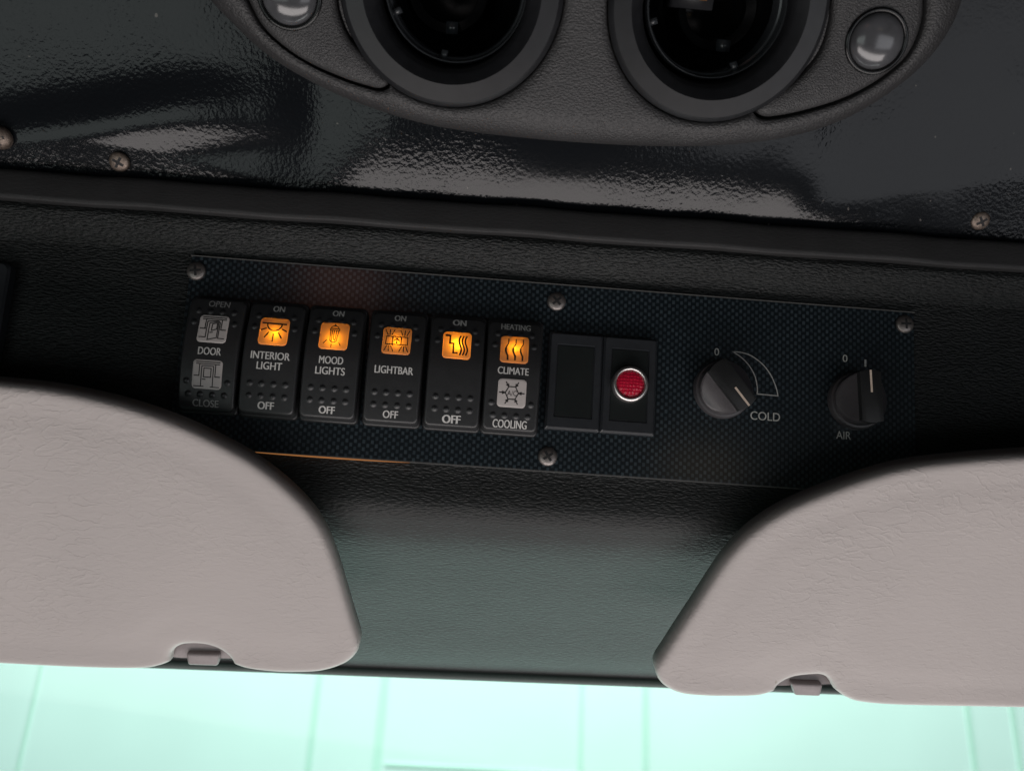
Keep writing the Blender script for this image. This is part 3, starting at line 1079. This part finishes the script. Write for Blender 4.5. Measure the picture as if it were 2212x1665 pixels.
# ------------------------------------------------------------------ knobs
def make_knob(label, x, z, turn):
    """skirted knob with a raised grip bar across it; turn = direction of the pointer from +x"""
    t = thing('rotary_knob', label, 'knob', (x, 0, z), 'rotary knobs on the panel')
    t.rotation_euler = (0, -turn, 0)
    bm = bmesh.new()
    lathe(bm, [(0.0124, 0.0), (0.0124, -0.0022), (0.0120, -0.0032), (0.0112, -0.0036)], 72)
    sharp(obj('skirt', bm, M['knob'], t), 40)
    # body: round plan, low on both sides of the bar, the sides hollowed
    R, hb, low, high = 0.0111, 0.0046, 0.0078, 0.0150
    bm = bmesh.new()
    na = 96
    rows = []
    ws = [0.0] + list(np.linspace(0.15, 0.97, 22)) + [1.0]

    def y_at(px, pz):
        d = abs(pz)
        if d <= hb:
            return -high
        q = (d - hb) / (R - hb)
        return -(low + 0.0030 * (1 - q) ** 2)
    # build as two shells: low disc with hollowed shoulders, and the bar on top
    for q in np.linspace(1.0, 0.05, 26):
        row = []
        for k in range(na):
            a = 2 * math.pi * k / na
            px, pz = R * q * math.cos(a), R * q * math.sin(a)
            d = max(abs(pz) - hb * 0.9, 0) / (R - hb * 0.9)
            yy = -(low - 0.0022 + 0.0072 * (1 - d) ** 1.5)
            if q > 0.97:
                yy += 0.0003
            row.append((px, yy, pz))
        rows.append(row)
    base = [(R * math.cos(2 * math.pi * k / na), -0.0034, R * math.sin(2 * math.pi * k / na)) for k in range(na)]
    vv = add_grid(bm, [base] + rows, True)
    bm.faces.new(vv[-1])
    sharp(obj('shoulder', bm, M['knob'], t), 38)
    bm = bmesh.new()
    pts = []
    a1 = math.asin(hb / R)
    for k in range(9):
        a = -a1 + 2 * a1 * k / 8
        pts.append((R * math.cos(a), R * math.sin(a)))
    for k in range(9):
        a = math.pi - a1 + 2 * a1 * k / 8
        pts.append((R * math.cos(a), R * math.sin(a)))
    rows = [[(px * s, y, pz * s2) for px, pz in pts] for s, s2, y in ((1.001, 1.0, -0.0050), (1.001, 0.99, -high + 0.0003), (0.992, 0.975, -high + 0.00005), (0.982, 0.955, -high))]
    vv = add_grid(bm, rows, True)
    bm.faces.new(vv[-1])
    sharp(obj('grip_bar', bm, M['grip'], t), 38)
    bm = bmesh.new()
    box(bm, 0.0016, 0.0109, -high - 0.00012, -high + 0.0004, -0.00042, 0.00042)
    obj('pointer_line', bm, M['tan'], t, smooth=False)
    return t


make_knob('dark round knob turned towards the word COLD, beside the printed crescent', 0.0716, -0.0006, math.radians(-50))
make_knob('dark round knob with upright pointer above the word AIR', 0.1300, -0.0012, math.radians(93))

# ------------------------------------------------------------------ screws in the ceiling flange
for u, v, n_, lab in ((258, 350, -0.5, 'tarnished screw at the left of the glossy ceiling flange'), (2117, 477, 0.6, 'tarnished screw at the right end of the glossy ceiling flange')):
    p = hit(u, v, FL_P, FL_N)
    th = thing('ceiling_screw', lab, 'screw', tuple(p), 'screws in the ceiling flange')
    pan_head(th, 'head', (0, 0, 0), tuple(FL_N), 0.0042, M['rust'], n_)

# ------------------------------------------------------------------ oval lamp and air outlet unit
OV_A = math.radians(33)
OV_N = np.array([0, -math.cos(OV_A), -math.sin(OV_A)])
OV_T = np.array([0, -math.sin(OV_A), math.cos(OV_A)])
OV_P = np.array([0.0, -0.072, 0.098])


def ov(u, v):
    p = hit(u, v, OV_P, OV_N)
    return (p[0], float(np.dot(p - OV_P, OV_T)))


oval = thing('overhead_outlet_unit', 'oval charcoal overhead unit with two round black outlet rings and two small lenses', 'overhead unit', tuple(OV_P))
oval.rotation_euler = (OV_A, 0, 0)
low_px = [(408, -130), (426, -60), (455, 0), (500, 48), (560, 105), (640, 158), (750, 212), (900, 262), (1050, 288), (1250, 307), (1450, 316), (1600, 311), (1720, 294), (1830, 258), (1930, 200), (2010, 132), (2062, 62), (2088, 0), (2104, -70), (2110, -140)]
low = [ov(u, v) for u, v in low_px]
cxo = (low[0][0] + low[-1][0]) / 2
topz = (low[0][1] + low[-1][1]) / 2
dl = math.atan2(low[-1][1] - low[0][1], low[-1][0] - low[0][0])
c2, s2 = math.cos(2 * dl), math.sin(2 * dl)
mid = np.array([cxo, topz + 0.016])
high_ = []
for p in reversed(low):                                   # the unseen upper half mirrors the lower
    q = np.array(p) - mid
    r_ = np.array([q[0] * c2 + q[1] * s2, q[0] * s2 - q[1] * c2])
    high_.append(tuple(mid + r_))
ov_loop = smooth_line(low + high_, 7, closed=True)


ov_loop = [tuple(mid + (np.array(p) - mid) * 1.018) for p in ov_loop]


def circ(c, r, n=72):
    return [(c[0] + r * math.cos(2 * math.pi * k / n), c[1] + r * math.sin(2 * math.pi * k / n)) for k in range(n)]


rc_l, rc_r = ov(977, -22), ov(1554, 15)
RR = (abs(ov(1218, 0)[0] - ov(736, 0)[0]) + abs(ov(1795, 15)[0] - ov(1313, 15)[0])) / 4


def tear(px):
    return smooth_line([ov((z[0] / z[2] + z[3]) * .9252, (z[1] / z[2]) * .9252) for z in px], 6, closed=True)


tl = tear([(x, y, 2.633, 480) for x, y in ((190, -140), (250, 0), (340, 165), (480, 298), (650, 405), (850, 492), (1000, 540), (1065, 552), (1112, 535), (1122, 500), (1090, 455), (985, 355), (880, 235), (822, 110), (800, 0), (800, -140), (500, -240))])
tr = tear([(x, y, 2.404, 1380) for x, y in ((1860, -120), (1882, 0), (1866, 150), (1800, 300), (1700, 400), (1560, 495), (1400, 570), (1200, 630), (1050, 660), (970, 662), (930, 630), (940, 590), (985, 555), (1120, 480), (1240, 370), (1310, 260), (1350, 120), (1360, 0), (1370, -120), (1620, -220))])


def grow(loop, d):
    a = np.array(loop)
    t = np.roll(a, -1, 0) - np.roll(a, 1, 0)
    t /= np.linalg.norm(t, axis=1, keepdims=True)
    area = np.sum(a[:, 0] * np.roll(a[:, 1], -1) - np.roll(a[:, 0], -1) * a[:, 1])
    n = np.stack([t[:, 1], -t[:, 0]], 1) * (1 if area > 0 else -1)
    return [tuple(p) for p in a + n * d]


holes = [circ(rc_l, RR + 0.0004), circ(rc_r, RR + 0.0004), grow(tl, 0.0008), grow(tr, 0.0008)]
V2, T = cushion([ov_loop] + holes, 0.004, (0.0006, 0.0014, 0.003, 0.0055, 0.009))
dist = seg_dist(V2, ov_loop)
R_E, H_E = 0.013, 0.020
q = np.clip(dist / R_E, 0, 1)
Y = 0.0105 * (1 - np.sqrt(np.maximum(1 - (1 - q) ** 2.2, 0)))
dh = np.full(len(V2), 1e9)
for h in holes:
    dh = np.minimum(dh, seg_dist(V2, h))
Y += 0.0016 * np.clip(1 - dh / 0.003, 0, 1) ** 2
V = np.stack([V2[:, 0], Y, V2[:, 1]], 1).tolist()
Fl = [list(map(int, t)) for t in T]
k = len(V)
mp = {}
for a, b in boundary([tuple(t) for t in Fl]):
    for i in (a, b):
        if i not in mp:
            mp[i] = len(V)
            on_out = dist[i] < 1e-5
            V.append([V[i][0], 0.06 if on_out else 0.012, V[i][2]])
    Fl.append([b, a, mp[a], mp[b]])
nwall = len(T)
hs = mesh('housing', V, Fl, M['housing'], oval)
hs.data.materials.append(M['dark'])
for i_, pf in enumerate(hs.data.polygons):                # walls of the openings
    if i_ >= nwall and dist[Fl[i_][0]] > 1e-5:
        pf.material_index = 1
sharp(hs, 60)

V2, T = cushion([grow(ov_loop, -0.0012)], 0.02)
mesh('light_block_plate', np.stack([V2[:, 0], np.full(len(V2), 0.0555), V2[:, 1]], 1), T, M['dark'], oval)  # unseen plate added to keep outdoor light from showing through the gaps

# the sheet is cut away behind the unit
bm = bmesh.new()
bm.from_mesh(ceil_o.data)
cen = np.array([tuple(ceil_o.matrix_basis @ f_.calc_center_median()) for f_ in bm.faces]) - OV_P
q2 = np.stack([cen[:, 0], cen @ OV_T], 1)
hide = inside(q2, np.array(grow(ov_loop, -0.020)))
bm.faces.ensure_lookup_table()
bmesh.ops.delete(bm, geom=[bm.faces[i] for i in np.nonzero(hide)[0]], context='FACES')
bm.to_mesh(ceil_o.data)
bm.free()

for loop, nm in ((tl, 'left'), (tr, 'right')):
    lp = grow(loop, -0.0004)
    V2, T = cushion([lp], 0.004, (0.0005, 0.0012, 0.0022))
    d = seg_dist(V2, lp)
    Y = 0.0016 * np.clip(1 - d / 0.0024, 0, 1) ** 2 + 0.0003
    V = np.stack([V2[:, 0], Y, V2[:, 1]], 1).tolist()
    Fl = [list(map(int, t)) for t in T]
    mp = {}
    for a, b in boundary([tuple(t) for t in Fl]):
        for i in (a, b):
            if i not in mp:
                mp[i] = len(V)
                V.append([V[i][0], 0.010, V[i][2]])
        Fl.append([b, a, mp[a], mp[b]])
    cov = mesh('lamp_cover', V, Fl, M['cover'], oval)
    sharp(cov, 60)
    lc = ov(625, -8) if nm == 'left' else ov(1894, 90)
    rl = 0.0094
    bm = bmesh.new()
    lathe(bm, [(rl + 0.0020, 0.0006), (rl + 0.0015, -0.0007), (rl + 0.0003, -0.0005), (rl - 0.0002, 0.0010)], 60, lc, cap1=False)
    obj('lens_socket', bm, M['bore'], cov)
    bm = bmesh.new()
    lathe(bm, [(rl, 0.0008)] + [(rl * math.cos(a), 0.0004 - 0.0046 * math.sin(a)) for a in np.linspace(0.05, 1.5, 12)], 60, lc)
    obj('clear_lens', bm, M['dome'], cov)

for c, nm in ((rc_l, 'left'), (rc_r, 'right')):
    bm = bmesh.new()
    prf = [(RR, 0.006), (RR, 0.0004), (RR - 0.0006, -0.0006), (RR * 0.955, -0.0014), (RR * 0.80, -0.0020), (RR * 0.785, -0.0015), (RR * 0.715, 0.0012), (RR * 0.690, 0.0024), (RR * 0.675, 0.0045), (RR * 0.665, 0.0085), (RR * 0.66, 0.013)]
    lathe(bm, prf, 128, c, cap1=False)
    rg = sharp(obj('outlet_ring', bm, M['ring'], oval), 25)
    rg.data.materials.append(M['dark'])
    for pf in rg.data.polygons:
        if pf.center.y > 0.0001 and math.hypot(pf.center.x - c[0], pf.center.z - c[1]) > RR * 0.95:
            pf.material_index = 1
    co = (c[0] + 0.0010, c[1] + 0.0012)                       # the inner parts sit a little off centre
    bm = bmesh.new()
    lathe(bm, [(RR * 0.665, 0.0100), (RR * 0.650, 0.0072), (RR * 0.640, 0.0070), (RR * 0.632, 0.0078), (RR * 0.628, 0.0120), (RR * 0.612, 0.0124), (RR * 0.606, 0.0132), (RR * 0.603, 0.020)], 128, co, cap1=False)
    cl = sharp(obj('inner_collar', bm, M['collar'], rg), 25)
    for a in ((-98, 20, 78, 205) if nm == 'left' else (-62, 160, 200, 60)):   # small snap tabs round the collar
        a = math.radians(a)
        px, pz = co[0] + RR * 0.597 * math.cos(a), co[1] + RR * 0.597 * math.sin(a)
        bm = bmesh.new()
        box(bm, -0.0016, 0.0016, 0.0102, 0.0165, -0.0011, 0.0011)
        bev(bm, 0.0003)
        tb = obj('tab', bm, M['collar'], cl)
        tb.location = (px, 0, pz)
        tb.rotation_euler = (0, -a, 0)
    bm = bmesh.new()
    bp = [(RR * 0.64, 0.012), (RR * 0.62, 0.018)] + [(RR * 0.62 * math.cos(a), 0.018 + 0.032 * math.sin(a)) for a in np.linspace(0.06, 1.53, 16)]
    lathe(bm, bp, 96, co)
    obj('bowl', bm, M['bore'], rg)
    # moulded step ring and spigot inside the bowl
    bm = bmesh.new()
    dx = 0.006 if nm == 'right' else -0.004
    lathe(bm, [(RR * 0.40, 0.0440), (RR * 0.40, 0.0330), (RR * 0.385, 0.0318), (RR * 0.30, 0.0345), (RR * 0.29, 0.0440)], 72, (co[0] + dx, co[1] - 0.001), cap1=False)
    sharp(obj('step_ring', bm, M['bore'], rg), 30)
    bm = bmesh.new()
    q0 = (co[0] + dx * 1.2 + 0.003, co[1] - RR * 0.36)
    box(bm, q0[0] - 0.0022, q0[0] + 0.0022, 0.028, 0.046, q0[1] - 0.0022, q0[1] + 0.0022)
    bev(bm, 0.0004)
    obj('spigot', bm, M['collar'], rg)
    if nm == 'right':
        bm = bmesh.new()
        sc = ov(1523, 5)
        box(bm, sc[0] - 0.0075, sc[0] + 0.0075, 0.020, 0.040, sc[1] - 0.0020, sc[1] + 0.012)
        bev(bm, 0.0008)
        so = obj('bulb_socket', bm, M['ring'], rg)
        for dx in (-0.0035, 0.0035):
            bm = bmesh.new()
            box(bm, sc[0] + dx - 0.0014, sc[0] + dx + 0.0014, 0.0192, 0.0198, sc[1] + 0.001, sc[1] + 0.005)
            obj('contact', bm, M['copper'], so, smooth=False)

# ------------------------------------------------------------------ sun visors
VIS_A = math.radians(27)                      # the pads lean back towards the glass at the bottom


def make_visor(label, px, ref, clip_px, notch_c):
    P0 = np.array(ref)
    Nn = np.array([0, -math.cos(VIS_A), -math.sin(VIS_A)])
    Tt = np.array([0, -math.sin(VIS_A), math.cos(VIS_A)])

    def loc(u, v):
        p = hit(u, v, P0, Nn)
        return (p[0] - P0[0], float(np.dot(p - P0, Tt)))
    loop = []
    for seg in px:
        pts = [loc(u, v) for u, v in seg]
        if len(pts) > 2:
            pts = smooth_line(pts, 8)
        loop += pts
    ded = [loop[0]]
    for p in loop[1:]:
        if math.hypot(p[0] - ded[-1][0], p[1] - ded[-1][1]) > 0.0004:
            ded.append(p)
    loop = ded
    t = thing('sun_visor', label, 'sun visor', tuple(P0), 'padded sun visors')
    t.rotation_euler = (VIS_A, 0, 0)
    V2, T = cushion([loop], 0.0035, (0.0004, 0.0009, 0.0016, 0.0026, 0.0038, 0.006, 0.009))
    d = seg_dist(V2, loop)
    r = 0.0028
    q = np.clip(d / r, 0, 1)
    Y = 0.0030 * (1 - np.sqrt(np.maximum(1 - (1 - q) ** 2, 0)))
    # a soft pillow and a shallow valley inside the welded border
    Y -= 0.0004 * (1 - np.exp(-(d / 0.04)))
    Y += 0.00035 * np.exp(-((d - 0.011) / 0.004) ** 2)
    for (u, v, a, sx, sz) in notch_c:
        c = loc(u, v)
        Y += a * np.exp(-((V2[:, 0] - c[0]) / sx) ** 2 - ((V2[:, 1] - c[1]) / sz) ** 2)
    V = np.stack([V2[:, 0], Y, V2[:, 1]], 1).tolist()
    Fl = [list(map(int, q_)) for q_ in T]
    nb = len(V)
    Fl += [[c_ + nb for c_ in reversed(f_)] for f_ in Fl]
    V += [[p[0], 0.0095, p[2]] for p in V]
    for a, b in boundary([tuple(q_) for q_ in T]):
        Fl.append([b, a, a + nb, b + nb])
    pad = mesh('pad', V, Fl, M['visor'], t)
    # the clip sitting in the notch: back plate and a snap tab
    bm = bmesh.new()
    cp = [loc(u, v) for u, v in clip_px[0]]
    V2, T = cushion([smooth_line(cp, 3, closed=True)], 0.003, (0.0008, 0.0016))
    d = seg_dist(V2, smooth_line(cp, 3, closed=True))
    Y = 0.0092 - 0.0030 * np.clip((cp[0][1] + 0.003 - V2[:, 1]) / 0.008, 0, 1)
    mesh('clip_plate', np.stack([V2[:, 0], Y, V2[:, 1]], 1), T, M['clip'], t)
    a, b, c, d_ = [loc(u, v) for u, v in clip_px[1]]
    bm = bmesh.new()
    yb, yf = 0.0080, 0.0040
    vs = [bm.verts.new((p[0], y, p[1])) for y in (yb, yf) for p in (a, b, c, d_)]
    for qd in ((0, 1, 2, 3), (7, 6, 5, 4), (0, 4, 5, 1), (1, 5, 6, 2), (2, 6, 7, 3), (3, 7, 4, 0)):
        bm.faces.new([vs[i] for i in qd])
    bmesh.ops.recalc_face_normals(bm, faces=bm.faces)
    bev(bm, 0.0011, 3)
    sharp(obj('clip_tab', bm, M['clip'], t), 40)
    return t


M['clip'] = plain('grey visor clip plastic', (0.20, 0.175, 0.175), 0.45, wear=0.06)
VREF = (0.0, -0.010, -0.075)
left_px = [[(-420, 800), (-300, 808), (-150, 818), (0, 832), (100, 843), (200, 862), (300, 889), (400, 926), (500, 975), (560, 1012), (620, 1060), (668, 1110), (700, 1160), (724, 1222), (744, 1288), (760, 1342), (772, 1382), (774, 1402), (764, 1422), (738, 1440), (690, 1454), (625, 1457), (575, 1455), (530, 1450), (502, 1442)],
           [(502, 1442), (492, 1427), (470, 1410), (440, 1400), (405, 1398), (384, 1402), (368, 1416), (364, 1436)], [(364, 1436), (340, 1444), (296, 1449), (160, 1446), (0, 1438), (-200, 1428), (-420, 1418)]]
make_visor('padded grey sun visor on the left, covering the lower left corner of the panel', left_px, VREF,
           [[(384, 1399), (440, 1396), (480, 1408), (502, 1436), (502, 1441), (430, 1440), (362, 1438), (364, 1418)], [(394, 1424), (468, 1426), (464, 1452), (398, 1450)]],
           [(434, 1425, 0.0016, 0.020, 0.010)])
right_px = [[(2640, 968), (2500, 972), (2350, 979), (2212, 987), (2099, 995), (1978, 1009), (1885, 1032), (1768, 1074), (1690, 1110), (1628, 1152), (1578, 1203), (1543, 1252), (1508, 1306), (1469, 1365), (1438, 1413), (1421, 1440), (1419, 1460), (1432, 1482), (1465, 1500), (1510, 1507), (1580, 1509), (1640, 1508), (1676, 1500)],
            [(1676, 1500), (1690, 1483), (1722, 1469), (1768, 1466), (1792, 1474), (1808, 1498)], [(1808, 1498), (1830, 1512), (1866, 1522), (1963, 1528), (2212, 1533), (2400, 1540), (2640, 1548)]]
make_visor('padded grey sun visor on the right, overlapping the lower right corner of the panel', right_px, VREF,
           [[(1690, 1480), (1722, 1466), (1768, 1463), (1794, 1472), (1808, 1494), (1808, 1499), (1740, 1500), (1678, 1499)], [(1716, 1489), (1786, 1492), (1780, 1518), (1724, 1516)]],
           [(1745, 1490, 0.0016, 0.020, 0.010), (1800, 1420, 0.0012, 0.006, 0.020)])

# ------------------------------------------------------------------ windshield and what lies beyond
ws = thing('windshield', 'green tinted windshield with dark rubber seal below the console', 'windshield', (0, EDGE_Y, EDGE_Z))
GA = math.radians(27)
gd = Vector((0, math.sin(GA), -math.cos(GA)))
bm = bmesh.new()
box(bm, -0.75, 0.75, 0.0, 0.005, -0.62, -0.001)
g = obj('glass', bm, M['glass'], ws, smooth=False)
g.rotation_euler = (GA, 0, 0)
bm = bmesh.new()
add_grid(bm, [[(x, y, z) for x in np.linspace(-0.4, 0.4, 41)] for y, z in smooth_line([(-0.003, 0.003), (-0.0042, 0.001), (-0.0040, -0.0012), (-0.002, -0.0024), (0.004, -0.003), (0.010, -0.002), (0.010, 0.004)], 5)])
obj('rubber_seal', bm, M['rubber'], ws)
ws.rotation_euler = (0, TILT - 0.006, 0)

FY, FA = 3.3, math.radians(11)
bld = thing('building', 'pale overexposed building front with faint panel seams seen through the windshield', 'building', (0, FY, -0.8))
bld.rotation_euler = (-FA, 0, 0)
bm = bmesh.new()
box(bm, -5, 5, 0, 0.2, -3.5, 2.2)
obj('wall', bm, M['wall'], bld, smooth=False)
FNn = np.array([0, -math.cos(FA), math.sin(FA)])
FT = np.array([0, math.sin(FA), math.cos(FA)])
FP = np.array([0, FY, -0.8])


def fl(u, v):
    p = hit(u, v, FP, FNn)
    return p[0], float(np.dot(p - FP, FT))


for u, v, w in ((677, 1570, 0.012), (822, 1570, 0.017), (1255, 1570, 0.011), (1394, 1570, 0.014), (2098, 1600, 0.013), (2195, 1600, 0.011), (60, 1570, 0.006)):
    x, _ = fl(u, v)
    bm = bmesh.new()
    box(bm, x - w, x + w, -0.005, 0.01, -3.4, 2.1)
    obj('seam_strip', bm, M['seam'], bld, smooth=False)
xa, za = fl(822, 1650)
xb, _ = fl(1255, 1650)
bm = bmesh.new()
box(bm, xa + 0.017, xb - 0.011, -0.005, 0.01, za - 0.006, za + 0.006)
obj('seam_strip', bm, M['seam'], bld, smooth=False)

# ------------------------------------------------------------------ pieces cut by the left edge of the picture
a, b = hit(-60, 700, (0, -0.004, 0), (0, -1, 0)), hit(22, 572, (0, -0.004, 0), (0, -1, 0))
t = thing('side_panel_frame', 'dark rounded panel frame edge at far left of the console', 'panel frame', (b[0] - 0.03, 0, b[2] - 0.030))
bm = bmesh.new()
frame_slab(bm, 0.060, 0.062, 0.052, 0.054, 0.003, 0.002, 0.0012, -0.004, 0.002)
sharp(obj('frame', bm, M['frame'], t), 30)
p = hit(2, 298, FL_P, FL_N)
th = thing('ceiling_bracket', 'small worn metal bracket nut at the far left edge by the ceiling', 'bracket', tuple(p))
pan_head(th, 'nut', (0, 0, 0), tuple(FL_N), 0.0048, M['rust'], 0.3, 0.003)
